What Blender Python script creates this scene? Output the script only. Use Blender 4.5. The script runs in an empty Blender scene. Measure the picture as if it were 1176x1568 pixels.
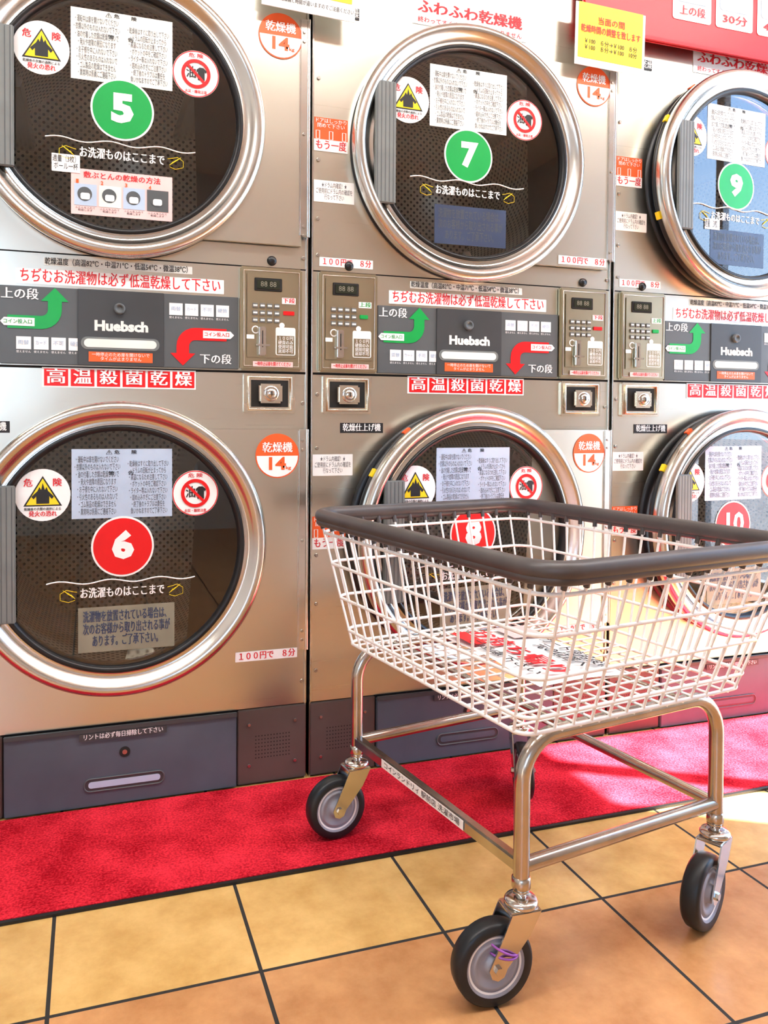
import bpy, bmesh, math, random
from mathutils import Vector, Matrix
random.seed(4)
SC=bpy.context.scene
COL=bpy.context.collection
XC=.067; W=.79

# ------------------------------------------------------------------ materials
def mat(name,col,rough=.5,metal=0,spec=.5,emit=None,es=1,noise=None,bump=None,coat=0):
    m=bpy.data.materials.new(name); m.use_nodes=True; nt=m.node_tree
    b=nt.nodes['Principled BSDF']
    b.inputs['Base Color'].default_value=(*col,1); b.inputs['Roughness'].default_value=rough
    b.inputs['Metallic'].default_value=metal; b.inputs['Specular IOR Level'].default_value=spec
    b.inputs['Coat Weight'].default_value=coat
    if emit: b.inputs['Emission Color'].default_value=(*emit,1); b.inputs['Emission Strength'].default_value=es
    tc=nt.nodes.new('ShaderNodeTexCoord')
    if noise:   # (scale, amount)
        n=nt.nodes.new('ShaderNodeTexNoise'); n.inputs['Scale'].default_value=noise[0]; n.inputs['Detail'].default_value=5
        nt.links.new(tc.outputs['Object'],n.inputs['Vector'])
        mr=nt.nodes.new('ShaderNodeMapRange'); mr.inputs[1].default_value=.3; mr.inputs[2].default_value=.7
        mr.inputs[3].default_value=1-noise[1]; mr.inputs[4].default_value=1+noise[1]
        nt.links.new(n.outputs['Fac'],mr.inputs[0])
        mx=nt.nodes.new('ShaderNodeVectorMath'); mx.operation='SCALE'; mx.inputs[0].default_value=col
        nt.links.new(mr.outputs[0],mx.inputs['Scale']); nt.links.new(mx.outputs[0],b.inputs['Base Color'])
    if bump:    # (scale, strength, dist)
        n=nt.nodes.new('ShaderNodeTexNoise'); n.inputs['Scale'].default_value=bump[0]; n.inputs['Detail'].default_value=4
        nt.links.new(tc.outputs['Object'],n.inputs['Vector'])
        bp=nt.nodes.new('ShaderNodeBump'); bp.inputs['Strength'].default_value=bump[1]; bp.inputs['Distance'].default_value=bump[2]
        nt.links.new(n.outputs['Fac'],bp.inputs['Height']); nt.links.new(bp.outputs[0],b.inputs['Normal'])
    return m

def steel(name,col,rough,brush=(1.2,1.2,700),bs=.01,wav=.16):
    m=mat(name,col,rough,1); nt=m.node_tree; b=nt.nodes['Principled BSDF']
    tc=nt.nodes.new('ShaderNodeTexCoord'); mp=nt.nodes.new('ShaderNodeMapping'); mp.inputs['Scale'].default_value=brush
    nt.links.new(tc.outputs['Object'],mp.inputs[0])
    n=nt.nodes.new('ShaderNodeTexNoise'); n.inputs['Scale'].default_value=1; n.inputs['Detail'].default_value=3
    nt.links.new(mp.outputs[0],n.inputs['Vector'])
    bp=nt.nodes.new('ShaderNodeBump'); bp.inputs['Strength'].default_value=bs; bp.inputs['Distance'].default_value=.002
    nt.links.new(n.outputs['Fac'],bp.inputs['Height']); 
    n2=nt.nodes.new('ShaderNodeTexNoise'); n2.inputs['Scale'].default_value=2.2; n2.inputs['Detail'].default_value=2
    nt.links.new(tc.outputs['Object'],n2.inputs['Vector'])
    bp2=nt.nodes.new('ShaderNodeBump'); bp2.inputs['Strength'].default_value=wav; bp2.inputs['Distance'].default_value=.02
    nt.links.new(n2.outputs['Fac'],bp2.inputs['Height']); nt.links.new(bp.outputs[0],bp2.inputs['Normal'])
    nt.links.new(bp2.outputs[0],b.inputs['Normal'])
    mr=nt.nodes.new('ShaderNodeMapRange'); mr.inputs[3].default_value=rough-.03; mr.inputs[4].default_value=rough+.05
    nt.links.new(n.outputs['Fac'],mr.inputs[0]); nt.links.new(mr.outputs[0],b.inputs['Roughness'])
    return m

M={}
M['steel']=steel('brushed_stainless',(.70,.685,.605),.28,wav=.24)
M['ring']=steel('door_ring_steel',(.69,.685,.65),.22,(30,30,30),.01)
M['coin']=steel('coin_box_steel',(.74,.70,.60),.25,(60,60,60),.03)
M['chrome']=mat('chrome',(.64,.63,.60),.16,1,bump=(60,.05,.001))
M['tubes']=mat('cart_frame_steel',(.52,.49,.44),.22,1,noise=(18,.15))
M['black']=mat('black_rubber',(.012,.012,.013),.35,bump=(90,.05,.001))
M['dark']=mat('dark_gap',(.02,.018,.016),.8,noise=(20,.2))
M['gpan']=mat('graphite_panel',(.105,.115,.12),.38,0,noise=(6,.1))
M['gmid']=mat('graphite_panel_mid',(.06,.064,.068),.38,noise=(6,.1))
M['kick']=mat('slate_kick_panel',(.095,.125,.155),.45,.1,noise=(5,.2),bump=(200,.1,.001))
M['brown']=mat('brown_vent_plate',(.105,.080,.070),.45,.1,noise=(5,.2))
M['bronze']=steel('bronze_control_plate',(.47,.42,.30),.33,(60,60,60),.03)
M['btn']=mat('button_gray',(.18,.18,.17),.4,noise=(50,.1))
M['lcd']=mat('lcd_glass',(.025,.03,.02),.12,noise=(30,.1))
M['white']=mat('white_vinyl',(.88,.88,.87),.45,noise=(30,.02))
M['cream']=mat('cream_paper',(.74,.76,.72),.5,noise=(12,.05))
M['bluep']=mat('bluish_paper',(.46,.56,.70),.5,noise=(12,.05))
M['pink']=mat('pink_paper',(.85,.58,.56),.5,noise=(12,.05))
M['green']=mat('green_vinyl',(.01,.36,.08),.35,noise=(20,.04))
M['red']=mat('red_vinyl',(.72,.012,.015),.35,noise=(20,.04))
M['redtx']=mat('red_ink',(.68,.02,.03),.45,noise=(20,.04))
M['orange']=mat('orange_vinyl',(.82,.13,.03),.4,noise=(20,.04))
M['yellow']=mat('yellow_vinyl',(.90,.68,.02),.4,noise=(20,.04))
M['ink']=mat('black_ink',(.02,.02,.022),.5,noise=(20,.04))
M['grayink']=mat('gray_ink',(.12,.12,.13),.5,noise=(20,.04))
M['navy']=mat('navy_label',(.05,.07,.13),.35,noise=(20,.1))
M['khaki']=mat('khaki_note',(.26,.25,.19),.35,noise=(20,.1))
M['handle']=mat('door_handle_gray',(.19,.205,.20),.5,noise=(20,.08))
M['wire']=mat('white_coated_wire',(.90,.89,.86),.3,coat=.3,noise=(40,.04))
M['rim']=mat('cart_rim_plastic',(.085,.075,.073),.42,noise=(15,.15))
M['tire']=mat('tire_rubber',(.014,.017,.02),.4,noise=(40,.2))
M['hub']=mat('wheel_hub_plastic',(.32,.33,.38),.35,noise=(30,.08))
M['purple']=mat('purple_string',(.32,.10,.42),.6,noise=(90,.2))
M['screw']=mat('screw_steel',(.5,.48,.45),.3,1,noise=(50,.1))
M['wall']=mat('painted_wall',(.64,.63,.60),.7,noise=(3,.03),bump=(120,.05,.001))
M['ceil']=mat('ceiling_board',(.80,.79,.76),.8,noise=(3,.02))
M['alu']=mat('window_aluminium',(.45,.45,.46),.35,.9,noise=(20,.05))
M['fill_lamp']=mat('fill_lamp_diffuser',(.9,.9,.9),.5,emit=(1,.99,.96),es=4)  # glow for the added ceiling fill
M['asph']=mat('asphalt',(.16,.16,.165),.85,noise=(8,.25),bump=(150,.3,.01))
M['beam']=mat('red_fascia',(.70,.02,.03),.35,noise=(8,.05))

# glass
def glassmat(name,tint,minf):
    m=bpy.data.materials.new(name); m.use_nodes=True; nt=m.node_tree; nt.nodes.clear()
    o=nt.nodes.new('ShaderNodeOutputMaterial'); t=nt.nodes.new('ShaderNodeBsdfTransparent'); t.inputs[0].default_value=(*tint,1)
    g=nt.nodes.new('ShaderNodeBsdfGlossy'); g.inputs['Roughness'].default_value=.015
    lw=nt.nodes.new('ShaderNodeLayerWeight'); lw.inputs[0].default_value=.5
    pw=nt.nodes.new('ShaderNodeMath'); pw.operation='POWER'; pw.inputs[1].default_value=4
    ad=nt.nodes.new('ShaderNodeMath'); ad.operation='ADD'; ad.inputs[1].default_value=minf; ad.use_clamp=True
    mx=nt.nodes.new('ShaderNodeMixShader')
    nt.links.new(lw.outputs['Facing'],pw.inputs[0]); nt.links.new(pw.outputs[0],ad.inputs[0]); nt.links.new(ad.outputs[0],mx.inputs[0])
    nt.links.new(t.outputs[0],mx.inputs[1]); nt.links.new(g.outputs[0],mx.inputs[2]); nt.links.new(mx.outputs[0],o.inputs[0])
    return m
M['glass']=glassmat('tinted_door_glass',(.78,.79,.80),.12)
M['wglass']=glassmat('window_glass',(.97,.98,.98),.03)
# perforated drum
m=mat('perforated_drum',(.42,.38,.30),.35,.5); nt=m.node_tree; b=nt.nodes['Principled BSDF']
uv=nt.nodes.new('ShaderNodeUVMap'); 
sc=nt.nodes.new('ShaderNodeMapping'); sc.inputs['Scale'].default_value=(70,70,70); sc.inputs['Rotation'].default_value=(0,0,math.radians(45))
nt.links.new(uv.outputs[0],sc.inputs[0])
frc=nt.nodes.new('ShaderNodeVectorMath'); frc.operation='FRACTION'; nt.links.new(sc.outputs[0],frc.inputs[0])
dst=nt.nodes.new('ShaderNodeVectorMath'); dst.operation='DISTANCE'; dst.inputs[1].default_value=(.5,.5,0); nt.links.new(frc.outputs[0],dst.inputs[0])
lt=nt.nodes.new('ShaderNodeMath'); lt.operation='LESS_THAN'; lt.inputs[1].default_value=.27; nt.links.new(dst.outputs['Value'],lt.inputs[0])
mc=nt.nodes.new('ShaderNodeMix'); mc.data_type='RGBA'; mc.inputs[6].default_value=(.66,.61,.51,1); mc.inputs[7].default_value=(.008,.008,.008,1)
nt.links.new(lt.outputs[0],mc.inputs[0]); nt.links.new(mc.outputs[2],b.inputs['Base Color']); M['drum']=m

# carpet
m=mat('red_carpet',(.62,.012,.045),.95,spec=.1); nt=m.node_tree; b=nt.nodes['Principled BSDF']
tc=nt.nodes.new('ShaderNodeTexCoord')
n=nt.nodes.new('ShaderNodeTexNoise'); n.inputs['Scale'].default_value=220; n.inputs['Detail'].default_value=3
n2=nt.nodes.new('ShaderNodeTexNoise'); n2.inputs['Scale'].default_value=9; n2.inputs['Detail'].default_value=4
for q in (n,n2): nt.links.new(tc.outputs['Object'],q.inputs['Vector'])
ml=nt.nodes.new('ShaderNodeMath'); ml.operation='ADD'; nt.links.new(n.outputs[0],ml.inputs[0]); nt.links.new(n2.outputs[0],ml.inputs[1])
cr=nt.nodes.new('ShaderNodeValToRGB'); cr.color_ramp.elements[0].position=.39; cr.color_ramp.elements[0].color=(.36,.004,.014,1)
cr.color_ramp.elements[1].position=.62; cr.color_ramp.elements[1].color=(.86,.042,.070,1)
hf=nt.nodes.new('ShaderNodeMath'); hf.operation='MULTIPLY'; hf.inputs[1].default_value=.5; nt.links.new(ml.outputs[0],hf.inputs[0])
nt.links.new(hf.outputs[0],cr.inputs[0]); nt.links.new(cr.outputs[0],b.inputs['Base Color'])
bp=nt.nodes.new('ShaderNodeBump'); bp.inputs['Strength'].default_value=.6; bp.inputs['Distance'].default_value=.005
nt.links.new(n.outputs[0],bp.inputs['Height']); nt.links.new(bp.outputs[0],b.inputs['Normal']); M['carpet']=m

# tile floor
m=mat('floor_tiles',(.7,.4,.15),.3); nt=m.node_tree; b=nt.nodes['Principled BSDF']; L=nt.links.new
tc=nt.nodes.new('ShaderNodeTexCoord'); sp=nt.nodes.new('ShaderNodeSeparateXYZ'); L(tc.outputs['Object'],sp.inputs[0])
def mth(op,a,bv=None):
    x=nt.nodes.new('ShaderNodeMath'); x.operation=op
    for i,v in enumerate((a,bv)):
        if v is None: continue
        if isinstance(v,(int,float)): x.inputs[i].default_value=v
        else: L(v,x.inputs[i])
    return x.outputs[0]
S=.291
gx=mth('DIVIDE',mth('ADD',sp.outputs[0],.0561),S); gy=mth('DIVIDE',mth('ADD',sp.outputs[1],.5899),S)
fx=mth('FRACT',gx); fy=mth('FRACT',gy); ix=mth('FLOOR',gx); iy=mth('FLOOR',gy)
ex=mth('MINIMUM',fx,mth('SUBTRACT',1.,fx)); ey=mth('MINIMUM',fy,mth('SUBTRACT',1.,fy))
grout=mth('LESS_THAN',mth('MINIMUM',ex,ey),.0100)
cmb=nt.nodes.new('ShaderNodeCombineXYZ'); L(ix,cmb.inputs[0]); L(iy,cmb.inputs[1])
wn=nt.nodes.new('ShaderNodeTexWhiteNoise'); L(cmb.outputs[0],wn.inputs[0])
n1=nt.nodes.new('ShaderNodeTexNoise'); n1.inputs['Scale'].default_value=11; n1.inputs['Detail'].default_value=8; n1.inputs['Roughness'].default_value=.65; L(tc.outputs['Object'],n1.inputs['Vector'])
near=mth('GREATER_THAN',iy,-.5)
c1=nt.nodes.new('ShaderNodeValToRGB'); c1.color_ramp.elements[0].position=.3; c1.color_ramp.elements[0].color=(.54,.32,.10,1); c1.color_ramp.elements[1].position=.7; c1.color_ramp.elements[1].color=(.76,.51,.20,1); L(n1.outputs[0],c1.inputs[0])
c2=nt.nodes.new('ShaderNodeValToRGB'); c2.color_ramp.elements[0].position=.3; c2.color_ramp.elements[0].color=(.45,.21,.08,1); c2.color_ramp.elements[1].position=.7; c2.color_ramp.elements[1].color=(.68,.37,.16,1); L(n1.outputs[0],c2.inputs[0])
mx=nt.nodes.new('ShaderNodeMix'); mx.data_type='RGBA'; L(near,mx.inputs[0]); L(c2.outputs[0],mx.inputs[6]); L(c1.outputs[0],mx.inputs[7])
br=mth('ADD',mth('MULTIPLY',wn.outputs['Value'],.14),.93)
sv=nt.nodes.new('ShaderNodeVectorMath'); sv.operation='SCALE'; L(mx.outputs[2],sv.inputs[0]); L(br,sv.inputs['Scale'])
mg=nt.nodes.new('ShaderNodeMix'); mg.data_type='RGBA'; L(grout,mg.inputs[0]); L(sv.outputs[0],mg.inputs[6]); mg.inputs[7].default_value=(.03,.028,.025,1)
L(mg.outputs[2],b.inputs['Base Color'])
L(mth('ADD',mth('MULTIPLY',grout,.5),.27),b.inputs['Roughness'])
bp=nt.nodes.new('ShaderNodeBump'); bp.inputs['Strength'].default_value=.4; bp.inputs['Distance'].default_value=.003
hh=mth('SUBTRACT',mth('MULTIPLY',n1.outputs[0],.3),grout); L(hh,bp.inputs['Height']); L(bp.outputs[0],b.inputs['Normal']); M['tile']=m

# ------------------------------------------------------------------ geometry helpers
def empty(name,loc=(0,0,0),parent=None,rz=0):
    o=bpy.data.objects.new(name,None); COL.objects.link(o); o.location=loc; o.rotation_euler=(0,0,rz); o.empty_display_size=.1
    if parent: o.parent=parent
    return o
def link(name,me,parent,mt,smooth=False,loc=(0,0,0),rot=(0,0,0)):
    o=bpy.data.objects.new(name,me); COL.objects.link(o)
    if mt: me.materials.append(M[mt])
    if smooth:
        for p in me.polygons: p.use_smooth=True
    o.parent=parent; o.location=loc; o.rotation_euler=rot
    return o
def mesh(name,v,f,parent,mt,smooth=False,**k):
    me=bpy.data.meshes.new(name); me.from_pydata(v,[],f); me.update()
    return link(name,me,parent,mt,smooth,**k)
def box(name,x0,x1,y0,y1,z0,z1,parent,mt,bev=0,**k):
    bm=bmesh.new(); bmesh.ops.create_cube(bm,size=1)
    for v in bm.verts: v.co=Vector(((x0+x1)/2+v.co.x*(x1-x0),(y0+y1)/2+v.co.y*(y1-y0),(z0+z1)/2+v.co.z*(z1-z0)))
    if bev: bmesh.ops.bevel(bm,geom=bm.edges[:],offset=bev,segments=2,affect='EDGES')
    me=bpy.data.meshes.new(name); bm.to_mesh(me); bm.free()
    return link(name,me,parent,mt,**k)
def lathe(name,prof,parent,mt,cx=0,cz=0,n=96,smooth=True,s=1,**k):
    """revolve (r,y) about the Y axis"""
    prof=[(r*s,y) for r,y in prof]
    v=[];f=[];R=max(r for r,_ in prof)
    for r,y in prof:
        for i in range(n):
            a=2*math.pi*i/n; v.append((cx+r*math.cos(a),y,cz+r*math.sin(a)))
    for j in range(len(prof)-1):
        for i in range(n):
            i2=(i+1)%n; f.append((j*n+i,j*n+i2,(j+1)*n+i2,(j+1)*n+i))
    me=bpy.data.meshes.new(name); me.from_pydata(v,[],f)
    uvl=me.uv_layers.new(name='UVMap')
    for fi,p in enumerate(me.polygons):
        j=fi//n;i=fi%n
        flat=abs(prof[j][1]-prof[j+1][1])<abs(prof[j][0]-prof[j+1][0])
        for li,(jj,ii) in zip(p.loop_indices,((j,i),(j,i+1),(j+1,i+1),(j+1,i))):
            r,y=prof[jj]; a=2*math.pi*ii/n
            uvl.data[li].uv=(r*math.cos(a),r*math.sin(a)) if flat else (a*R,y)
    me.update()
    return link(name,me,parent,mt,smooth,**k)
def disc(name,cx,cz,r,y,parent,mt,t=.0006,n=48):
    return lathe(name,[(0.0001,y+t),(r,y+t),(r,y),(0.0001,y)],parent,mt,cx,cz,n,False)
def plate_hole(name,x0,x1,z0,z1,cx,cz,r,y,parent,mt):
    n=96; ang=[2*math.pi*i/n for i in range(n)]
    for X in (x0,x1):
        for Z in (z0,z1): ang.append(math.atan2(Z-cz,X-cx)%(2*math.pi))
    ang=sorted(set(ang)); v=[];f=[]
    for a in ang:
        c,s=math.cos(a),math.sin(a); t=1e9
        if c>1e-9:t=min(t,(x1-cx)/c)
        if c<-1e-9:t=min(t,(x0-cx)/c)
        if s>1e-9:t=min(t,(z1-cz)/s)
        if s<-1e-9:t=min(t,(z0-cz)/s)
        v+= [(cx+c*r,y,cz+s*r),(cx+c*t,y,cz+s*t),(cx+c*r,y+.02,cz+s*r)]
    k=len(ang)
    for i in range(k):
        j=(i+1)%k; f.append((3*i,3*i+1,3*j+1,3*j)); f.append((3*i,3*j,3*j+2,3*i+2))
    return mesh(name,v,f,parent,mt)
def poly(name,pts,y,parent,mt,t=.0006):
    n=len(pts); v=[(x,y,z) for x,z in pts]+[(x,y+t,z) for x,z in pts]
    f=[tuple(range(n)),tuple(range(2*n-1,n-1,-1))]+[(i,(i+1)%n,n+(i+1)%n,n+i) for i in range(n)]
    return mesh(name,v,f,parent,mt)
def rrect(x0,x1,z0,z1,r,n=6):
    p=[]
    for cx,cz,a0 in ((x1-r,z1-r,0),(x0+r,z1-r,90),(x0+r,z0+r,180),(x1-r,z0+r,270)):
        for i in range(n+1):
            a=math.radians(a0+90*i/n); p.append((cx+r*math.cos(a),cz+r*math.sin(a)))
    return p
def curve(name,paths,r,parent,mt,res=4,cyclic=False,**k):
    cu=bpy.data.curves.new(name,'CURVE'); cu.dimensions='3D'; cu.bevel_depth=r; cu.bevel_resolution=res; cu.use_fill_caps=True
    for p in paths:
        s=cu.splines.new('POLY'); s.points.add(len(p)-1)
        for q,c in zip(s.points,p): q.co=(*c,1)
        s.use_cyclic_u=cyclic; s.use_smooth=True
    cu.materials.append(M[mt]); o=bpy.data.objects.new(name,cu); COL.objects.link(o); o.parent=parent
    for kk,vv in k.items(): setattr(o,kk,vv)
    return o
FIT=[]; TC={}
def text(body,cx,cz,w,h,y,parent,mt,bold=.0,name='lettering',rot=0):
    asc=body.isascii(); key=(body,mt,bold if asc else 0)
    if key not in TC:
        cu=bpy.data.curves.new('lettering','FONT'); cu.body=body; cu.size=.1; cu.offset=bold*.1 if asc else 0; cu.align_x='CENTER'; cu.align_y='CENTER'
        cu.resolution_u=2; cu.materials.append(M[mt]); TC[key]=cu
    o=bpy.data.objects.new(name,TC[key]); COL.objects.link(o); o.parent=parent; o.location=(cx,y,cz); o.rotation_euler=(math.pi/2,rot,0)
    FIT.append((o,w,h,0 if asc else bold,body.count('\n')+1)); return o
def label(name,x0,x1,z0,z1,y,parent,mt,body=None,tm='ink',bold=.01,pad=.1,t=.0006):
    box(name,x0,x1,y,y+t,z0,z1,parent,mt)
    if body: text(body,(x0+x1)/2,(z0+z1)/2,(x1-x0)*(1-pad),(z1-z0)*(1-pad*2),y-.0005,parent,tm,bold)
def screws(name,pts,y,parent,r=.005):
    v=[];f=[]
    for cx,cz in pts:
        b0=len(v); n=12
        for rr,yy in ((r,y),(r*.8,y-.002)):
            for i in range(n): a=2*math.pi*i/n; v.append((cx+rr*math.cos(a),yy,cz+rr*math.sin(a)))
        for i in range(n): f.append((b0+i,b0+(i+1)%n,b0+n+(i+1)%n,b0+n+i))
        f.append(tuple(b0+n+i for i in range(n)))
    mesh(name,v,f,parent,'screw')

FINE1='\n'.join(['・運転中は扉を開けないでください','・衣類以外のものは入れないで下さい','・油の付着した衣類は乾燥しないで','・発火や故障の原因になります','・お子様を中に入れないで下さい','・引火性のあるものは入れないで','・ゴム製品の乾燥はできません','・異常時は係員にご連絡下さい'])
FINE2='\n'.join(['・乾燥後はすぐに取り出して下さい','・ドラムの回転が止まってから','・高温になるため注意して下さい','・ポケットの中をご確認下さい','・ライター等は入れないで下さい','・詰め込みすぎにご注意下さい','・終了後のトラブルは責任を','　負いかねますのでご了承下さい'])

def arrow(name,path,wd,hw,hl,y,parent,mt):
    P=[Vector(p) for p in path]; Lf=[];Rt=[]
    for i,p in enumerate(P):
        d=(P[min(i+1,len(P)-1)]-P[max(i-1,0)]).normalized(); nn=Vector((-d.y,d.x))*wd/2
        Lf.append(p+nn); Rt.append(p-nn)
    d=(P[-1]-P[-2]).normalized(); nn=Vector((-d.y,d.x))
    v=[];f=[]
    for a,b_ in zip(Lf,Rt): v+= [(a.x,y,a.y),(b_.x,y,b_.y)]
    for i in range(len(P)-1): f.append((2*i,2*i+1,2*i+3,2*i+2))
    k=len(v); a=P[-1]+nn*hw/2; b_=P[-1]-nn*hw/2; c=P[-1]+d*hl
    v+=[(a.x,y,a.y),(b_.x,y,b_.y),(c.x,y,c.y)]; f.append((k,k+1,k+2))
    mesh(name,v,f,parent,mt)

def control_box(P,x0,up):
    x1=x0+.138; z0,z1=.943,1.166; w=x1-x0; h=z1-z0
    box('control_box',x0,x1,-.014,0,z0,z1,P,'bronze',.004)
    X=lambda a:x0+w*a
    Z=lambda a:z1-h*a
    curve('control_box_border',[[(X(a),-.0145,Z(b)) for a,b in ((.06,.04),(.94,.04),(.94,.96),(.06,.96))]],.0012,P,'screw',2,True)
    box('control_face',X(.1),X(.9),-.016,-.014,Z(.88),Z(.07),P,'bronze',.001)
    box('display_frame',X(.22),X(.66),-.018,-.016,Z(.235),Z(.11),P,'dark',.001)
    box('display',X(.26),X(.62),-.0195,-.018,Z(.215),Z(.13),P,'lcd')
    text('88 88',X(.44),Z(.172),w*.25,h*.05,-.0200,P,'khaki',.0)
    label('step_label',X(.66),X(.88),Z(.35),Z(.29),-.0172,P,'white','上段' if up else '下段','redtx' if not up else 'green',.03)
    for i in range(4):
        for j in range(3):
            box('key',X(.19+i*.115),X(.19+i*.115+.085),-.019,-.016,Z(.355+j*.07+.045),Z(.355+j*.07),P,'btn',.0008)
            label('key_text',X(.19+i*.115+.01),X(.19+i*.115+.075),Z(.355+j*.07+.03),Z(.355+j*.07+.015),-.0196,P,'white' if (i+j)%2 else 'cream')
    if up: 
        box('select_key',X(.68),X(.82),-.0185,-.016,Z(.46),Z(.42),P,'green',.0008)
    else: box('select_key',X(.68),X(.86),-.0185,-.016,Z(.46),Z(.42),P,'red',.0008)
    disc('coin_icon_ring',X(.24),Z(.61),.0085,-.017,P,'white',n=20); disc('coin_icon',X(.24),Z(.61),.006,-.0176,P,'bronze',n=20)
    label('coin_icon_text',X(.1),X(.22),Z(.70),Z(.66),-.017,P,'white')
    box('coin_slot_plate',X(.28),X(.40),-.024,-.016,Z(.86),Z(.58),P,'chrome',.002)
    box('coin_slot',X(.335),X(.35),-.0245,-.0235,Z(.78),Z(.62),P,'dark')
    box('coin_lever',X(.24),X(.46),-.026,-.022,Z(.77),Z(.75),P,'chrome',.001)
    poly('guide_outline',rrect(X(.56),X(.88),Z(.85),Z(.58),.004),-.0168,P,'cream')
    box('guide_inner',X(.58),X(.86),-.0174,-.0168,Z(.84),Z(.66),P,'bronze')
    text('１００円\n硬貨のみ\n使用可能\n返却不可',X(.72),Z(.75),w*.24,h*.16,-.018,P,'white',.01)
    disc('guide_icon',X(.66),Z(.56),.006,-.017,P,'white',n=16)
    label('coin_warning',X(.2),X(.84),Z(.965),Z(.915),-.0168,P,'pink','一時停止は扉を開けてください','redtx',.01)
def coin_box(P,x0):
    x1=x0+.114; z0,z1=.817,.903; cx=(x0+x1)/2; cz=(z0+z1)/2
    poly('coin_box_plate',rrect(x0,x1,z0,z1,.004),-.006,P,'coin',.006)
    o=[(x0+.010,z0+.008),(x1-.010,z0+.008),(x1-.010,z1-.008),(x0+.010,z1-.008)]
    curve('coin_box_frame',[[(a,-.009,b) for a,b in o]],.0035,P,'coin',3,True)
    box('coin_box_recess',x0+.016,x1-.016,-.0075,-.006,z0+.014,z1-.014,P,'dark')
    box('lock_block',cx-.026,cx+.026,-.020,-.006,cz-.021,cz+.021,P,'coin',.004)
    lathe('lock_barrel',[(.0001,-.027),(.010,-.027),(.011,-.025),(.011,-.018)],P,'chrome',cx,cz,24)
    lathe('lock_collar',[(.011,-.0225),(.016,-.0225),(.0175,-.02)],P,'chrome',cx,cz,24)
    box('keyhole',cx-.001,cx+.001,-.0275,-.0268,cz-.005,cz+.005,P,'dark')

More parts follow.
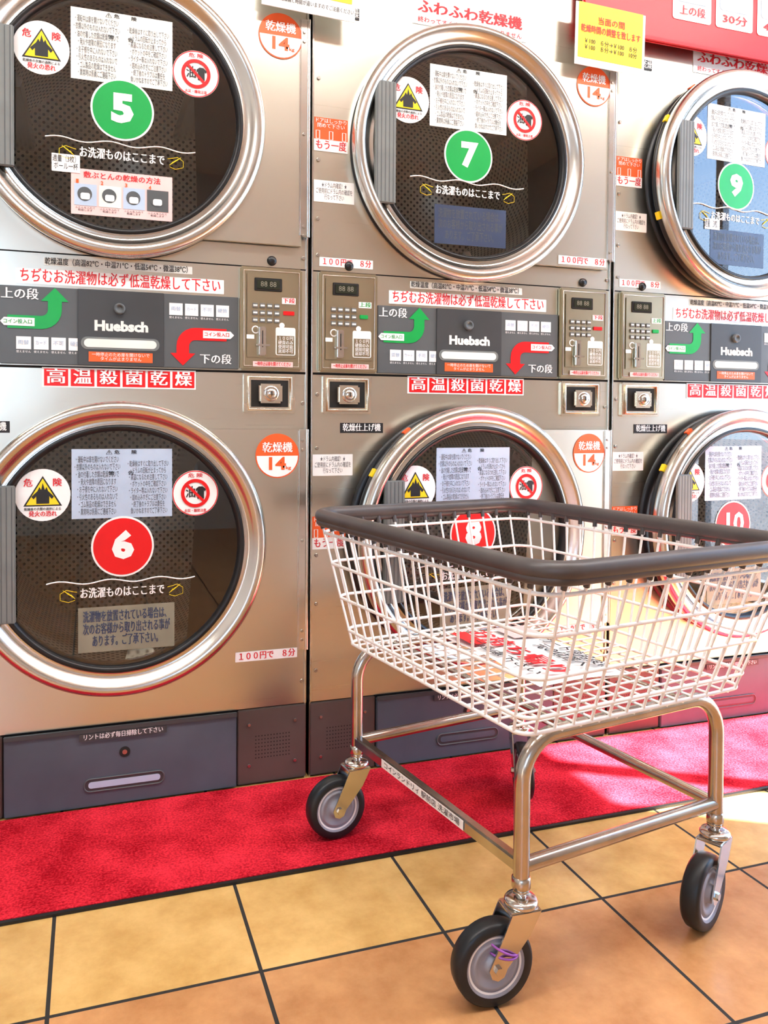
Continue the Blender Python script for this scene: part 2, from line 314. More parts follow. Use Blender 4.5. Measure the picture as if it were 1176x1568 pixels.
CXD=-.008
def door(P,cz,num,ang,upper,sdx):
    """door assembly, local origin on the hinge line"""
    HX=.345; s=.966 if upper else .985
    D=empty('door_upper' if upper else 'door_lower',(HX,-.004,cz),P,math.radians(ang))
    cx=CXD-HX
    lathe('door_ring',[(.246,.0),(.300,.0),(.3035,-.004),(.3065,-.018),(.3055,-.030),(.300,-.038),(.292,-.0405),(.284,-.038),(.277,-.030),(.270,-.0235),(.264,-.021),(.259,-.024),(.256,-.024)],D,'ring',cx,0,128,s=s)
    lathe('door_gasket_outer',[(.262,.012),(.298,.012),(.3045,.007),(.3045,.0005),(.262,.0005)],D,'black',cx,0,96,s=s)
    lathe('glass_gasket',[(.2565,-.020),(.2575,-.027),(.253,-.0295),(.247,-.027),(.244,-.0165),(.244,-.004),(.25,-.004)],D,'black',cx,0,96,s=s)
    lathe('door_glass',[(.0001,-.016),(.2455,-.016)],D,'glass',cx,0,96,s=s)
    zb,zt=(-.242,.250) if upper else (-.263,.245); R=.298*s
    pts=[(.372-HX,zb),(.372-HX,zt)]
    a1=math.asin(zt/R); a0=math.asin(zb/R)
    for i in range(25):
        a=a1+(a0-a1)*i/24; pts.append((cx+R*math.cos(a),R*math.sin(a)))
    v=[(x,-.012,z) for x,z in pts]+[(x,-.002,z) for x,z in pts]
    n=len(pts)
    me=bpy.data.meshes.new('hinge_plate'); bm=bmesh.new(); vs=[bm.verts.new(q) for q in v]
    fr=bm.faces.new(vs[:n]); 
    for i in range(n): bm.faces.new((vs[i],vs[n+i],vs[n+(i+1)%n],vs[(i+1)%n]))
    bmesh.ops.triangulate(bm,faces=[fr]); bm.normal_update(); bm.to_mesh(me); bm.free()
    link('hinge_plate',me,D,'steel')
    g=-.0168
    box('door_handle',cx-.248,cx-.198,-.036,-.028,-.136,.134,D,'handle',.002)
    for i in range(5): box('handle_groove',cx-.2435+i*.0095,cx-.2418+i*.0095,-.0364,-.0358,-.133,.131,D,'gpan')
    dx=cx+sdx      # stickers
    pm='cream' if upper else 'bluep'
    x0,x1=dx-.099,dx+.099; pt=.196 if upper else .204
    box('safety_notice',x0,x1,g,g+.0006,pt-.141,pt,D,pm)
    q=g-.0006
    text('⚠ 危　　険',dx-.003,pt-.007,.06,.009,q,D,'ink',.03)
    text('警　　告',dx-.003,pt-.050,.05,.008,q,D,'ink',.03)
    text(FINE1,dx-.050,pt-.075,.088,.120,q,D,'grayink',0); text(FINE2,dx+.050,pt-.080,.082,.110,q,D,'grayink',0)
    wx,wz=dx-.153,(.106 if upper else .113)
    disc('fire_warning_sticker',wx,wz,.052,g,D,'white'); 
    poly('fire_triangle_border',[(wx-.036,wz-.022),(wx+.036,wz-.022),(wx,wz+.038)],g-.0006,D,'ink')
    poly('fire_triangle',[(wx-.031,wz-.0195),(wx+.031,wz-.0195),(wx,wz+.033)],g-.0012,D,'yellow')
    poly('fire_shirt',[(wx-.012,wz-.017),(wx-.012,wz-.002),(wx-.017,wz-.008),(wx-.021,wz-.003),(wx-.010,wz+.008),(wx-.006,wz+.016),(wx-.003,wz+.010),(wx,wz+.024),(wx+.004,wz+.010),(wx+.007,wz+.016),(wx+.010,wz+.008),(wx+.021,wz-.003),(wx+.017,wz-.008),(wx+.012,wz-.002),(wx+.012,wz-.017)],g-.0018,D,'ink')
    text('危',wx-.027,wz+.024,.016,.016,g-.0008,D,'redtx',.03); text('険',wx+.027,wz+.024,.016,.016,g-.0008,D,'redtx',.03)
    text('乾燥後の衣類の過熱による',wx,wz-.028,.068,.006,g-.0008,D,'ink',.02)
    text('発火の恐れ',wx,wz-.038,.052,.0115,g-.0008,D,'redtx',.03)
    ox,oz=dx+.147,(.097 if upper else .110)
    disc('oil_sticker',ox,oz,.048,g,D,'white')
    lathe('oil_sticker_edge',[(.0455,g-.0004),(.0475,g-.0004)],D,'redtx',ox,oz,48)
    lathe('prohibition_ring',[(.023,g-.0014),(.030,g-.0014)],D,'red',ox,oz,48)
    text('油',ox-.010,oz+.001,.019,.024,g-.0008,D,'ink',.02)
    poly('oil_shirt',[(ox+.004,oz-.012),(ox+.004,oz+.006),(ox+.001,oz+.003),(ox+.001,oz+.009),(ox+.007,oz+.014),(ox+.015,oz+.014),(ox+.022,oz+.008),(ox+.020,oz+.003),(ox+.018,oz+.006),(ox+.018,oz-.012)],g-.0008,D,'ink')
    poly('prohibition_bar',[(ox-.022,oz+.018),(ox-.018,oz+.022),(ox+.022,oz-.018),(ox+.018,oz-.022)],g-.0016,D,'red')
    text('危 険',ox,oz+.037,.03,.009,g-.0008,D,'redtx',.03); text('火災・爆発注意',ox,oz-.037,.045,.007,g-.0008,D,'redtx',.03)
    nm='green' if upper else 'red'; nz={7:-.004,9:-.006,10:-.002}.get(num,.004)
    disc('number_rim',dx,nz,.062,g-.0006,D,'white',n=64); disc('number_disc',dx,nz,.058,g-.0012,D,nm,n=64)
    text(str(num),dx,nz,.062 if num>9 else .044,.060,g-.0018,D,'white',.055 if num<10 else .03,name='number')
    wave=[(dx-.147+.293*t/60,g-.001,-.066+.0035*math.sin(t/60*6*math.pi)) for t in range(61)]
    curve('wave_line',[wave],.0014,D,'white',2)
    text('お洗濯ものはここまで',dx,-.090,.165,.021,g,D,'white',.03)
    for sg in (-1,1):
        hx=dx+sg*.105; c=[]
        for k in range(4): c.append([(hx+sg*(-.012+.004*k),g-.001,-.098+.003*k),(hx+sg*(-.004+.005*k),g-.001,-.089+.003*k)])
        c.append([(hx-sg*.016,g-.001,-.085),(hx-sg*.006,g-.001,-.083),(hx+sg*.004,g-.001,-.080),(hx+sg*.016,g-.001,-.087),(hx+sg*.016,g-.001,-.100),(hx+sg*.0,g-.001,-.105),(hx-sg*.012,g-.001,-.101)])
        curve('pointing_hand',c,.0006,D,'yellow',1)
    if num==5:
        box('futon_notice',x0,x1,g,g+.0006,-.213,-.122,D,'pink')
        text('敷ぶとんの乾燥の方法',dx,-.134,.15,.013,q,D,'redtx',.02)
        for k in range(4):
            a=x0+.006+k*.047; box('photo_step',a,a+.043,q-.0002,q+.0003,-.195,-.152,D,['bluep','cream','bluep','gpan'][k])
            text(str(k+1),a+.006,-.148,.005,.008,q-.001,D,'orange',.03); disc('photo_drum',a+.02,-.172,.014,q-.0008,D,'gpan',n=20); poly('photo_body',rrect(a+.012,a+.03,-.183,-.17,.004),q-.0016,D,'white')
            text('ふとんを入れて\n乾燥します',a+.021,-.202,.038,.009,q,D,'ink',0)
        label('size_tag',dx-.135,dx-.082,-.132,-.097,g-.0012,D,'white','適量（3枚）\nボール一杯','ink',0)
    elif upper:
        label('navy_notice',dx-.085,dx+.10,-.212,-.122,g,D,'navy','洗濯物を放置されている場合は、\n次のお客様から取り出される事が\nあります。ご了承下さい。','gpan',.0)
        if num==9: label('size_tag',dx-.105,dx-.055,-.125,-.098,g-.0012,D,'white','適量（3枚）','ink',0)
    else:
        label('khaki_notice',dx-.087,dx+.104,-.210,-.118,g,D,'khaki','洗濯物を放置されている場合は、\n次のお客様から取り出される事が\nあります。ご了承下さい。','navy',.02)
    if upper: kx,kz=.324-HX,.205
    else: kx,kz=.320-HX,.187
    disc('capacity_sticker',kx,kz,.0485,-.0135,D,'orange')
    pts=[(kx+.046*math.cos(math.radians(a)),kz+.046*math.sin(math.radians(a))) for a in range(180,361,10)]
    poly('capacity_lower',pts,-.0142,D,'white')
    text('乾燥機',kx,kz+.017,.066,.022,-.0142,D,'white',.03); text('14',kx-.004,kz-.018,.038,.028,-.0150,D,'orange',.03); text('kg',kx+.024,kz-.026,.012,.009,-.0150,D,'orange',.02)
    if num!=5: label('price_label',.229-HX,.366-HX,zb+.005,zb+.026,-.0136,D,'white','１００円で　８分','redtx',.03)
    box('hinge_leaf',.366-HX,.386-HX,-.016,-.008,zb+.02,zt,D,'ring',.003)
    curve('hinge_knuckle',[[(.387-HX,-.012,zb+.02),(.387-HX,-.012,zt)]],.004,D,'ring',3)
    screws('hinge_screws',[(.376-HX,z) for z in (-.22,-.2,.0,.2,.22)],-.0165,D,.0035)
    Q=P
    lathe('opening_gasket',[(.268,-.001),(.272,-.006),(.284,-.008),(.297,-.006),(.301,-.0005)],Q,'black',CXD,cz,96,s=s)
    lathe('drum',[(.250,.002),(.250,.05),(.262,.06),(.262,.50),(.0001,.50)],Q,'drum',CXD,cz,96)
    lathe('drum_lip',[(.272,.002),(.25,.006),(.247,.03),(.25,.045)],Q,'ring',CXD,cz,96)
    v=[];f=[]
    for k in range(3):
        a=math.radians(40+120*k); 
        u=Vector((math.cos(a),0,math.sin(a))); w_=Vector((-math.sin(a),0,math.cos(a))); c=Vector((CXD,0,cz)); b0=len(v)
        for y in (.08,.49):
            for p in (c+u*.262+w_*.035,c+u*.205+w_*.008,c+u*.205-w_*.008,c+u*.262-w_*.035): v.append((p.x,y,p.z))
        f+=[(b0,b0+1,b0+5,b0+4),(b0+1,b0+2,b0+6,b0+5),(b0+2,b0+3,b0+7,b0+6),(b0,b0+3,b0+2,b0+1)]
    mesh('drum_baffles',v,f,Q,'ring')
    if ang:
        for k,(a,mm) in enumerate(((150,'yellow'),(126,'orange'),(200,'yellow'))):
            a=math.radians(a); r=.303*s
            box('latch_tab',-.010,.010,-.006,.006,-.004,.004,D,mm,.001,loc=(cx+r*math.cos(a),.004,r*math.sin(a)),rot=(0,-a+math.pi/2,0))

def dryer(i,nu,nl,au=0,al=0,sdx=0.):
    P=empty('stacked_clothes_dryer',(XC+i*W,0,0))
    H=.391; ZLC,ZUC=.5375,1.425
    plate_hole('lower_front',-H,H,.170,.904,CXD,ZLC,.268,0,P,'steel')
    plate_hole('upper_front',-H,H,1.136,1.95,CXD,ZUC,.268,0,P,'steel')
    Q=empty('control_section',(0,0,-.033),P)
    box('middle_front',-H,H,-.002,.01,.942,1.166,Q,'steel',.001)
    box('seam_strip',-H,H,.002,.01,.934,.944,Q,'dark'); box('seam_strip_top',-H,H,.002,.01,1.164,1.172,Q,'dark')
    box('side_left',-H,-H+.003,.0005,.80,0,1.95,P,'steel'); box('side_right',H-.003,H,.0005,.80,0,1.95,P,'steel')
    box('cabinet_top',-H,H,.0005,.80,1.947,1.95,P,'steel')
    box('cabinet_core',-H+.004,H-.004,.56,.79,.0,1.94,P,'dark')
    box('kick_backing',-H,H,.006,.03,0,.170,P,'dark')
    box('edge_lip_left',-H,-H+.004,-.004,.0,.17,1.95,P,'ring',.001); box('edge_lip_right',H-.005,H,-.004,0,.17,1.95,P,'ring',.001)
    screws('panel_screws',[(-.376,z) for z in (.24,.39,.50,.74,.86,1.17,1.25,1.38,1.56,1.70)]+[(.381,z) for z in (.22,.84,1.16,1.75)],-.001,P,.0045)
    # kick panels
    box('lint_drawer',-.232,.234,-.008,.004,.004,.164,P,'kick',.002)
    box('kick_rail',-.232,.234,-.012,-.006,.158,.168,P,'gmid',.001)
    for a,b_ in ((-.390,-.235),(.237,.390)):
        box('vent_plate',a,b_,-.004,.004,.004,.168,P,'brown',.002)
        screws('vent_screws',[(x,z) for x in (a+.025,b_-.025) for z in (.045,.135)],-.005,P,.004)
        v=[];f=[]
        for ix in range(12):
            for iz in range(7):
                cx=a+.04+ix*.0068; cz=.06+iz*.008; b0=len(v)
                for k in range(6): v.append((cx+.0016*math.cos(k*math.pi/3),-.0042,cz+.0016*math.sin(k*math.pi/3)))
                f.append(tuple(range(b0,b0+6)))
        mesh('vent_holes',v,f,P,'dark')
    label('drawer_text',-.09,.085,.143,.158,-.0126,P,'gmid','リントは必ず毎日掃除して下さい','white',.02)
    disc('drawer_lock',.0,.111,.011,-.0095,P,'dark',.001,24); disc('drawer_lock_core',.0,.111,.005,-.0105,P,'screw',.001,16)
    poly('drawer_pull',rrect(-.080,.080,.036,.062,.012),-.0092,P,'gmid',.001)
    curve('drawer_pull_rim',[[(x,-.0092,z) for x,z in rrect(-.080,.080,.036,.062,.012)]],.0016,P,'gpan',2,True)
    poly('drawer_pull_inner',rrect(-.072,.072,.043,.056,.006),-.0102,P,'bluep' if i==0 else 'kick',.001)
    # middle info panel
    y=-.0085
    box('info_panel',-.236,.236,-.008,-.001,.944,1.098,Q,'gpan',.001)
    box('info_panel_mid',-.091,.079,-.011,-.008,.944,1.098,Q,'gmid',.001)
    arc=[(-.222,1.027),(-.17,1.027)]+[(-.160+.026*math.sin(math.radians(a)),1.053-.026*math.cos(math.radians(a))) for a in range(0,91,15)]+[(-.134,1.070)]
    arrow('up_arrow',arc,.026,.052,.027,y-.0005,Q,'green')
    arc=[(.210,1.016),(.155,1.016)]+[(.144-.026*math.sin(math.radians(a)),.990+.026*math.cos(math.radians(a))) for a in range(0,91,15)]+[(.118,.975)]
    arrow('down_arrow',arc,.026,.052,.026,y-.0005,Q,'red')
    text('上の段',-.199,1.081,.068,.022,y-.0004,Q,'white',.03); text('下の段',.187,.963,.066,.021,y-.0004,Q,'white',.03)
    for (a,b_,zc,s,tm) in ((-.234,-.172,1.027,-1,'green'),(.160,.218,1.016,1,'redtx')):
        pts=[(a,zc-.008),(b_,zc-.008),(b_+.008,zc),(b_,zc+.008),(a,zc+.008)] if s>0 else [(a+.006,zc-.008),(b_,zc-.008),(b_,zc+.008),(a+.006,zc+.008),(a-.001,zc)]
        poly('coin_arrow',pts,y-.0014,Q,'white'); text('コイン投入口',(a+b_)/2,zc,.052,.009,y-.002,Q,tm,.02)
    for x0,zc in ((-.206,.982),(.090,1.063)):
        for k in range(4):
            a=x0+k*.0325; box('payment_icon',a,a+.0275,y-.0006,y,zc-.009,zc+.016,Q,'white'); text(['両替','カード','不可','硬貨'][k],a+.0135,zc+.004,.02,.009,y-.0012,Q,'bluep',.01)
            text('使えません',a+.0135,zc-.014,.027,.005,y-.0004,Q,'white',0)
    lathe('panel_lock',[(.0001,-.015),(.006,-.015),(.007,-.018),(.011,-.018),(.012,-.011)],Q,'gpan',-.010,1.061,24)
    text('Huebsch',-.006,1.0245,.106,.022,-.0116,Q,'cream',.05)
    poly('pull_slot_rim',rrect(-.085,.070,.977,1.002,.012),-.0118,Q,'handle',.001)
    poly('pull_slot',rrect(-.079,.064,.981,.998,.0085),-.0126,Q,'cream',.001)
    label('filter_label',-.070,.056,.952,.972,-.0117,Q,'orange','一時停止のため扉を開けないで\nタイムが止まりません','white',0)
    label('low_temp_banner',-.207,.205,1.104,1.134,-.0028,Q,'white','ちぢむお洗濯物は必ず低温乾燥して下さい','redtx',.012,.04)
    label('temperature_strip',-.155,.138,1.142,1.158,-.0028,Q,'cream','乾燥温度（高温82℃・中温71℃・低温54℃・微温38℃）','ink',.01,.04)
    control_box(Q,.238,False); control_box(Q,-.376,True)
    for x in (.310,-.303): lathe('black_plug',[(.0001,-.006),(.009,-.006),(.011,0)],P,'black',x,1.150,20)
    box('sterilise_strip',-.159,.146,-.0012,-.0004,.866,.906,P,'white')
    for k,ch in enumerate('高温殺菌乾燥'):
        a=-.155+k*.0505; box('sterilise_square',a,a+.0455,-.0018,-.001,.869,.903,P,'red'); text(ch,a+.0227,.886,.034,.030,-.0024,P,'white',.035)
    coin_box(P,.248); coin_box(P,-.364)
    label('finish_label',-.322,-.219,.774,.797,-.0012,P,'ink','乾燥仕上げ機','white',.03,.12)
    for (z,zz) in ((1.432,1.288),(.545,.678)):
        label('door_catch_label',-.386,-.308,z+.017,z+.042,-.0012,P,'orange','ドアはしっかり\n閉めて下さい','white',.01)
        label('door_catch_icon',-.386,-.308,z-.006,z+.017,-.0012,P,'orange','▯▯▯','white',.02)
        label('door_catch_lower',-.386,-.308,z-.032,z-.006,-.0012,P,'white','もう一度','redtx',.02)
        label('drum_warning',-.386,-.292,zz,zz+.048,-.0012,P,'white','★ドラム内確認！★\nご使用前にドラム内の確認を\n行なって下さい','grayink',0)
    label('price_left',-.372,-.246,1.146,1.166,-.0012,P,'white','１００円で　８分','redtx',.02)
    label('fluffy_label',-.153,.143,1.716,1.776,-.0012,P,'white')
    text('ふわふわ乾燥機',-.005,1.756,.27,.030,-.0022,P,'redtx',.05)
    text('終わってすぐ出せば、シワになりません',-.005,1.727,.27,.013,-.0022,P,'redtx',.01)
    label('model_tag',-.312,-.282,1.700,1.726,-.0012,P,'ink','乾燥','white',.01)
    door(P,ZUC,nu,au,True,sdx); door(P,ZLC,nl,al,False,sdx)
    return P

dryer(-1,3,4); dryer(0,5,6,0,0,.004); dryer(1,7,8,0,5.5,-.010); dryer(2,9,10,3,4,-.039); dryer(3,11,12)

# --- signs above
def panel_sign(name,x0,x1,z0,z1,y,items,base='white',rot=0):
    P=empty(name,((x0+x1)/2,y,(z0+z1)/2)); P.rotation_euler=(0,rot,0)
    w=x1-x0;h=z1-z0; box('board',-w/2,w/2,0,.002,-h/2,h/2,P,base,.0005)
    for k in items: k(P,w,h)
    return P
panel_sign('yellow_notice_sign',1.108,1.308,1.662,1.812,-.045,[
  lambda P,w,h:box('yellow_field',-w*.46,w*.46,-.001,0,-h*.38,h*.5,P,'yellow'),
  lambda P,w,h:text('当面の間',0,h*.24,.075,.018,-.002,P,'redtx',.02),
  lambda P,w,h:text('乾燥時間の調整を致します',0,h*.08,.17,.019,-.002,P,'redtx',.02),
  lambda P,w,h:text('￥100　６分→￥100　８分\n￥100　８分→￥100　10分',0,-h*.16,.15,.028,-.002,P,'ink',.01),
  ],rot=.02)
panel_sign('price_change_sign',.345,.552,1.674,1.80,-.045,[
  lambda P,w,h:box('yellow_field',-w*.1,w*.46,-.001,0,-h*.2,h*.5,P,'yellow'),
  lambda P,w,h:box('orange_field',-w*.5,w*.0,-.0015,-.0005,-h*.1,h*.5,P,'orange'),
  lambda P,w,h:text('PD小型の乾燥機と時間が違いますのでご注意ください',0,-h*.35,.20,.011,-.002,P,'ink',.01)],rot=.03)

fb=empty('red_fascia_board',(2.0,-.02,1.9))
box('board',-.86,1.9,-.012,.0,-.142,.16,fb,'beam',.004); box('lower_trim',-.86,1.9,-.018,-.012,-.142,-.132,fb,'redtx',.001)
for k in range(8):
    x=-.60+k*.135
    poly('price_card',rrect(x,x+.12,-.075,.13,.008),-.0135,fb,'white'); poly('price_card_blue',rrect(x+.012,x+.108,-.03,.10,.01),-.0145,fb,'bluep')
    text(['上の段','30分','40分','下の段','30分','40分','上の段','30分'][k],x+.06,-.052,.08,.024,-.0155,fb,'redtx',.03)

# ------------------------------------------------------------------ cart
TH=.1645
cart=empty('wire_laundry_cart',(.7262,-.4751,0),None,TH)
w2,l2=.2003,.2439; ZR=.184; ZT=.362; tr=.0115
def ulegs(y):
    p=[(-w2,y,.165),(-w2,y,.29)]
    r=.06
    for a in range(0,91,10): p.append((-w2+r-r*math.cos(math.radians(a)),y,ZT-r+r*math.sin(math.radians(a))))
    for a in range(90,-1,-10): p.append((w2-r+r*math.cos(math.radians(a)),y,ZT-r+r*math.sin(math.radians(a))))
    p+=[(w2,y,.29),(w2,y,.165)]
    return p
curve('leg_frames',[ulegs(-l2),ulegs(l2)],tr,cart,'tubes',5)
curve('cross_rails',[[(-w2,-l2,ZR),(w2,-l2,ZR)],[(-w2,l2,ZR),(w2,l2,ZR)]],.0105,cart,'tubes',5)
curve('side_rails',[[(w2,-l2,ZR),(w2,l2,ZR)]],.0095,cart,'tubes',5)
box('side_rail_left',-w2-.0085,-w2+.0085,-l2,l2,ZR-.010,ZR+.010,cart,'tubes',.003)
rl=empty('rail_label',(-w2-.0095,0,ZR+.002),cart)
box('label_strip',-.0006,.0,-.12,.13,-.008,.007,rl,'white')
t=text('コインランドリィ 駅前店 洗濯市場',0,0,.23,.011,0,rl,'ink',.0); t.location=(-.0012,.005,-.0005); t.rotation_euler=(math.pi/2,0,-math.pi/2)
# basket
ZB,ZRIM=.377,.6156; OX,OY=.006,-.010
def dims(z):
    t=(z-ZB)/(ZRIM-ZB); return .2249+(.2598-.2249)*t, .2575+(.3435-.2575)*t
def ring(z,r=None,off=0):
    t=(z-ZB)/(ZRIM-ZB); r=r or .024+.02*t
    a,b_=dims(z); return [(OX+x,OY+y,z) for x,y in rrect(-a-off,a+off,-b_-off,b_+off,r,8)]
curve('basket_rings',[ring(z) for z in (.377,.402,.462,.525,.583)],.0030,cart,'wire',3,True)
wires=[];caps=[]
a0,b0=dims(ZB); a1,b1=dims(ZRIM-.006)
nx=13; ny=16
def addw(p,q):
    p=(p[0]+OX,p[1]+OY,p[2]); q=(q[0]+OX,q[1]+OY,q[2])
    wires.append([p,q]); v=Vector(q)-Vector(p); v.normalize(); caps.append([tuple(Vector(q)-v*.022),q])
for k in range(nx):
    t=-1+2*k/(nx-1); 
    for s in (-1,1): addw((t*(a0-.02),s*b0,ZB),(t*(a1-.03),s*b1,ZRIM-.004))
for k in range(ny):
    t=-1+2*k/(ny-1)
    for s in (-1,1): addw((s*a0,t*(b0-.02),ZB),(s*a1,t*(b1-.03),ZRIM-.004))
curve('basket_uprights',wires,.0023,cart,'wire',2)
curve('rim_clips',caps,.0045,cart,'rim',2)
grid=[]
n=13
for k in range(1,n): x=OX-a0+2*a0*k/n; grid.append([(x,OY-b0,ZB-.003),(x,OY+b0,ZB-.003)])
n=16
for k in range(1,n): y=OY-b0+2*b0*k/n; grid.append([(OX-a0,y,ZB+.001),(OX+a0,y,ZB+.001)])
curve('basket_floor',grid,.0021,cart,'wire',2)
curve('basket_rim',[ring(ZRIM,.05)],.0130,cart,'rim',6,True)
curve('rim_lip',[ring(ZRIM-.011,.05,.004)],.0085,cart,'rim',4,True)
curve('basket_brackets',[[(s*.12,-l2,ZT+.004),(s*.12,l2,ZT+.004)] for s in (-1,1)],.005,cart,'tubes',3)

def caster(lx,ly,world_ang,string=False,dz=0.,tx=.044):
    a=world_ang-TH
    Cc=empty('caster',(lx,ly,dz),cart,a)
    R=.058; k_=R/.062
    def wl(name,prof,mt,n=48): lathe(name,[(r*k_,y) for r,y in prof],Cc,mt,tx,R,n)
    wl('tire',[(.046,-.0135),(.057,-.0145),(.0612,-.010),(.062,0),(.0612,.010),(.057,.0145),(.046,.0135)],'tire')
    wl('hub',[(.047,-.013),(.0455,-.0135),(.042,-.010),(.037,-.009),(.035,-.0115),(.032,-.0125),(.0285,-.010),(.016,-.009),(.0145,-.015),(.0001,-.015)],'hub')
    wl('hub_back',[(.047,.013),(.0455,.0135),(.042,.010),(.037,.009),(.035,.0115),(.032,.0125),(.0285,.010),(.016,.009),(.0145,.015),(.0001,.015)],'hub')
    wl('hub_line',[(.0395,-.0102),(.0425,-.0109)],'white'); wl('hub_line_back',[(.0395,.0102),(.0425,.0109)],'white')
    for s in (-1,1):
        y=s*.0195
        pts=[(-.020,.128),(.024,.128),(.038,.097),(tx+.013,R),(tx+.009,R-.011),(tx,R-.015),(tx-.009,R-.011),(tx-.014,R),(-.004,.098)]
        v=[(x,y-.0012,z) for x,z in pts]+[(x,y+.0012,z) for x,z in pts]; n=len(pts)
        f=[tuple(range(n)),tuple(range(2*n-1,n-1,-1))]+[(i,(i+1)%n,n+(i+1)%n,n+i) for i in range(n)]
        mesh('fork_side',v,f,Cc,'chrome')
        lathe('axle_nut',[(.0001,y+s*.006),(.006,y+s*.006),(.0065,y+s*.001)],Cc,'chrome',tx,R,6,False)
    box('fork_crown',-.022,.026,-.0207,.0207,.126,.131,Cc,'chrome',.002)
    def vlathe(name,prof,mt,n=32):
        v=[];f=[]
        for r,z in prof:
            for i in range(n): aa=2*math.pi*i/n; v.append((r*math.cos(aa),r*math.sin(aa),z))
        for j in range(len(prof)-1):
            for i in range(n): f.append((j*n+i,j*n+(i+1)%n,(j+1)*n+(i+1)%n,(j+1)*n+i))
        mesh(name,v,f,Cc,mt,True)
    vlathe('swivel_race',[(.0001,.130),(.020,.130),(.0235,.133),(.0235,.137),(.021,.140),(.012,.142),(.0001,.142)],'chrome')
    vlathe('stem',[(.0075,.140),(.0075,.168)],'chrome'); vlathe('stem_nut',[(.0001,.147),(.0125,.147),(.0125,.155),(.0001,.155)],'chrome',6)
    vlathe('leg_socket',[(.0001,.152),(.0120,.152),(.0133,.155),(.0133,.168),(.0115,.170)],'tubes')
    if string:
        r=[(math.cos(q)*.022+.030,math.sin(q)*.025,.080+.010*math.cos(q)) for q in [2*math.pi*k/24 for k in range(24)]]
        r2=[(x,y,z-.005-.3*(x-.024)) for x,y,z in r]
        curve('purple_string',[r,r2],.0016,Cc,'purple',2,True)
caster(-w2,l2,math.radians(186),False,.0052)
caster(-w2,-l2,math.radians(178),True,0,.044)
caster(w2,-l2,math.radians(206))
caster(w2,l2,math.radians(250),False,.0052)

S_=empty('laminated_notice_sheet',(.755,-.454,.3820),None,math.radians(4))
nx_,ny_=8,12; v=[];f=[]
for j in range(ny_+1):
    for i in range(nx_+1):
        x=-.088+.176*i/nx_; y=-.155+.31*j/ny_; v.append((x,y,.003+.003*math.cos(y*22)+.002*math.cos(x*30)))
for j in range(ny_):
    for i in range(nx_): q=j*(nx_+1)+i; f.append((q,q+1,q+nx_+2,q+nx_+1))
mesh('sheet',v,f,S_,'white',True)
def flat_text(body,x,y,w,h,mt,bold=.03):
    t=text(body,x,y,w,h,0,S_,mt,bold); t.location=(x,y,.0090); t.rotation_euler=(0,0,-math.pi/2); return t
flat_text('カート使用後は\n元の位置へ',.045,-.05,.19,.06,'ink'); flat_text('お持ち帰り',-.03,.0,.27,.05,'redtx',.06); flat_text('ご遠慮下さい',-.07,-.02,.21,.022,'ink')
box('picture_patch',.015,.082,.07,.145,.0083,.0087,S_,'pink'); box('red_patch',-.082,-.05,.06,.145,.0083,.0087,S_,'red')

# ------------------------------------------------------------------ room
XL,XR,YB,ZC=-2.4,3.0,-4.2,2.6
def room(name,x0,x1,y0,y1,z0,z1,mt): return box(name,x0,x1,y0,y1,z0,z1,None,mt)
room('floor',XL-.1,XR+.1,YB-.1,.85,-.1,0,'tile')
c_=box('red_carpet_mat',XL,XR-.02,-.356,0-.013,0.0005,.005,None,'carpet',.002)
room('trim_1',XL,XR-.02,-.364,-.3565,0.0005,.005,'black')
room('ceiling',XL-.1,XR+.1,YB-.1,.85,ZC,ZC+.1,'ceil')
room('wall_front',XL-.1,XR+.1,.85,.95,0,ZC,'wall'); room('wall_left',XL-.1,XL,YB,.85,0,ZC,'wall')
def wall_with_windows(name,fixed,a0,a1,holes,axis):
    xs=sorted({a0,a1}|{h[0] for h in holes}|{h[1] for h in holes}); zs=sorted({0,ZC}|{h[2] for h in holes}|{h[3] for h in holes})
    bm=bmesh.new()
    for i in range(len(xs)-1):
        for j in range(len(zs)-1):
            mx_,mz=(xs[i]+xs[i+1])/2,(zs[j]+zs[j+1])/2
            if any(h[0]<mx_<h[1] and h[2]<mz<h[3] for h in holes): continue
            r=bmesh.ops.create_cube(bm,size=1)['verts']
            for v in r:
                a=mx_+v.co.x*(xs[i+1]-xs[i]); z=mz+v.co.z*(zs[j+1]-zs[j]); d=fixed+v.co.y*.1
                v.co=Vector((a,d,z)) if axis=='x' else Vector((d,a,z))
    me=bpy.data.meshes.new(name); bm.to_mesh(me); bm.free(); link(name,me,None,'wall')
wall_with_windows('wall_right',XR+.05,YB,.85,[(-1.58,-.08,.05,2.55)],'y')
wall_with_windows('wall_back',YB-.05,XL,XR,[(-1.9,-.6,.8,2.0)],'x')
def window(name,a0,a1,z0,z1,fixed,axis,vs,hs):
    P=empty(name,(0,0,0)); t=.035
    def bx(n,a,b_,z,zz,mt='alu',d=.03):
        if axis=='x': box(n,a,b_,fixed-d,fixed+d,z,zz,P,mt)
        else: box(n,fixed-d,fixed+d,a,b_,z,zz,P,mt)
    bx('frame_bottom',a0,a1,z0,z0+t); bx('frame_top',a0,a1,z1-t,z1); bx('frame_l',a0,a0+t,z0+t,z1-t); bx('frame_r',a1-t,a1,z0+t,z1-t)
    for q in vs: bx('mullion',q-.022,q+.022,z0+t,z1-t,'alu',.02)
    for q in hs: bx('transom',a0+t,a1-t,q-.025,q+.025,'alu',.02)
    c=[(a0+t,z0+t),(a1-t,z0+t),(a1-t,z1-t),(a0+t,z1-t)]
    mesh('pane',[(a,fixed,z) if axis=='x' else (fixed,a,z) for a,z in c],[(0,1,2,3)],P,'wglass')
window('window_1',-1.58,-.08,.05,2.55,XR+.05,'y',[-1.34],[1.1])
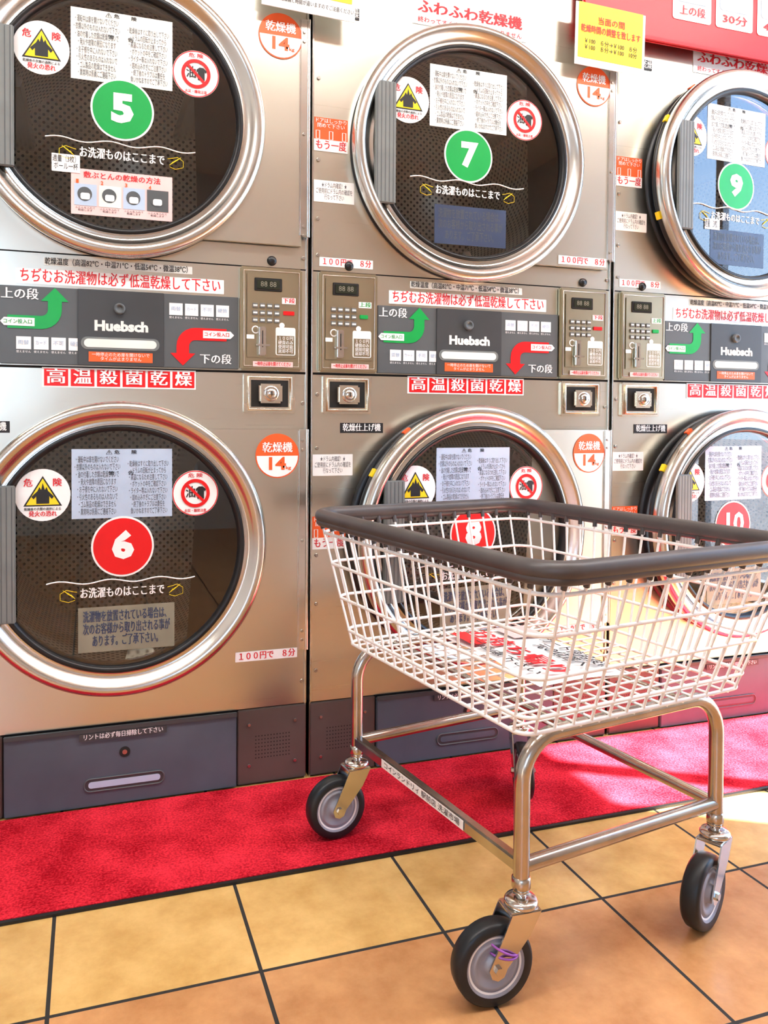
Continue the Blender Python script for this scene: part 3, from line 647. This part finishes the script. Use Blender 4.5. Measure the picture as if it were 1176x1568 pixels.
window('window_2',-1.9,-.6,.8,2.0,YB-.05,'x',[-1.25],[])
cn=empty('added_sun_blocker',(XR+.1,0,2.78))  # unseen slab added outside to keep direct sun off the dryer fronts
box('blocker_slab',.0,1.9,-1.36,.6,-.03,.02,cn,'ceil',.004); box('blocker_edge',1.88,1.92,-1.36,.6,-.08,.04,cn,'alu',.003)
gr=box('ground_outside',-40,40,-40,40,-.3,-.12,None,'asph')
for (x,y) in ((-1.1,-1.15),(.5,-1.15),(2.1,-1.15)):
    P=empty('added_ceiling_fill',(x,y,ZC))  # unseen ceiling fixture, added as even fill for the room
    box('housing',-.65,.65,-.16,.16,-.05,-.0005,P,'white',.005); box('diffuser',-.62,.62,-.13,.13,-.056,-.05,P,'fill_lamp')
    ld=bpy.data.lights.new('fill_lamp','AREA'); ld.shape='RECTANGLE'; ld.size=1.24; ld.size_y=.26; ld.energy=26; ld.color=(1,.99,.96)
    lo=bpy.data.objects.new('fill_lamp',ld); COL.objects.link(lo); lo.parent=P; lo.location=(0,0,-.06)

sd=bpy.data.lights.new('sun','SUN'); sd.energy=66; sd.angle=.009; sd.color=(1,.97,.92)
so=bpy.data.objects.new('sun',sd); COL.objects.link(so)
sv=Vector((.60,-.36,.74)).normalized(); so.rotation_euler=sv.to_track_quat('Z','Y').to_euler(); so.location=(6,-3,6)
w=bpy.data.worlds.new('sky'); SC.world=w; w.use_nodes=True; nt=w.node_tree; bg=nt.nodes['Background']
tc=nt.nodes.new('ShaderNodeTexCoord'); sp=nt.nodes.new('ShaderNodeSeparateXYZ'); nt.links.new(tc.outputs['Generated'],sp.inputs[0])
cr=nt.nodes.new('ShaderNodeValToRGB'); cr.color_ramp.elements[0].position=0; cr.color_ramp.elements[0].color=(.66,.83,1,1)
cr.color_ramp.elements[1].position=.6; cr.color_ramp.elements[1].color=(.16,.42,.95,1)
nt.links.new(sp.outputs[2],cr.inputs[0]); nt.links.new(cr.outputs[0],bg.inputs[0]); bg.inputs[1].default_value=9

# ------------------------------------------------------------------ fit texts
bpy.context.view_layer.update()
for o,w_,h_,bold,lines in FIT:
    bb=o.bound_box; bw=max(c[0] for c in bb)-min(c[0] for c in bb); bh=max(c[1] for c in bb)-min(c[1] for c in bb)
    if bw>1e-6 and bh>1e-6: o.scale=(w_/bw,h_/bh,1)
    if bold>=.01:
        d=h_/lines*bold*.9
        rm=o.rotation_euler.to_matrix(); ax=rm@Vector((1,0,0)); nz_=rm@Vector((0,0,1))
        for s in (-1,1):
            c=bpy.data.objects.new('lettering_weight',o.data); COL.objects.link(c); c.parent=o.parent; c.scale=o.scale; c.rotation_euler=o.rotation_euler; c.location=o.location+ax*d*s+nz_*(.00012+.00006*s)

# ------------------------------------------------------------------ camera
f,yaw,pit,roll,h,D,pcx,pcy=1216.09,.31841,.02178,.00567,.80072,1.71052,539.12,671.52
F=Vector((math.sin(yaw)*math.cos(pit),math.cos(yaw)*math.cos(pit),-math.sin(pit))); R=Vector((math.cos(yaw),-math.sin(yaw),0)); U=R.cross(F)
c,s=math.cos(roll),math.sin(roll); R,U=c*R+s*U,-s*R+c*U
cd=bpy.data.cameras.new('camera'); co=bpy.data.objects.new('camera',cd); COL.objects.link(co)
mt=Matrix((R,U,-F)).transposed().to_4x4(); mt.translation=Vector((0,-D,h)); co.matrix_world=mt
cd.sensor_fit='HORIZONTAL'; cd.sensor_width=36; cd.lens=36*f/1176; cd.clip_start=.02
cd.shift_x=(588-pcx)/1176; cd.shift_y=(pcy-784)/1176
SC.camera=co
SC.view_settings.view_transform='Standard'
SC.view_settings.exposure=0
SC.view_settings.gamma=.92
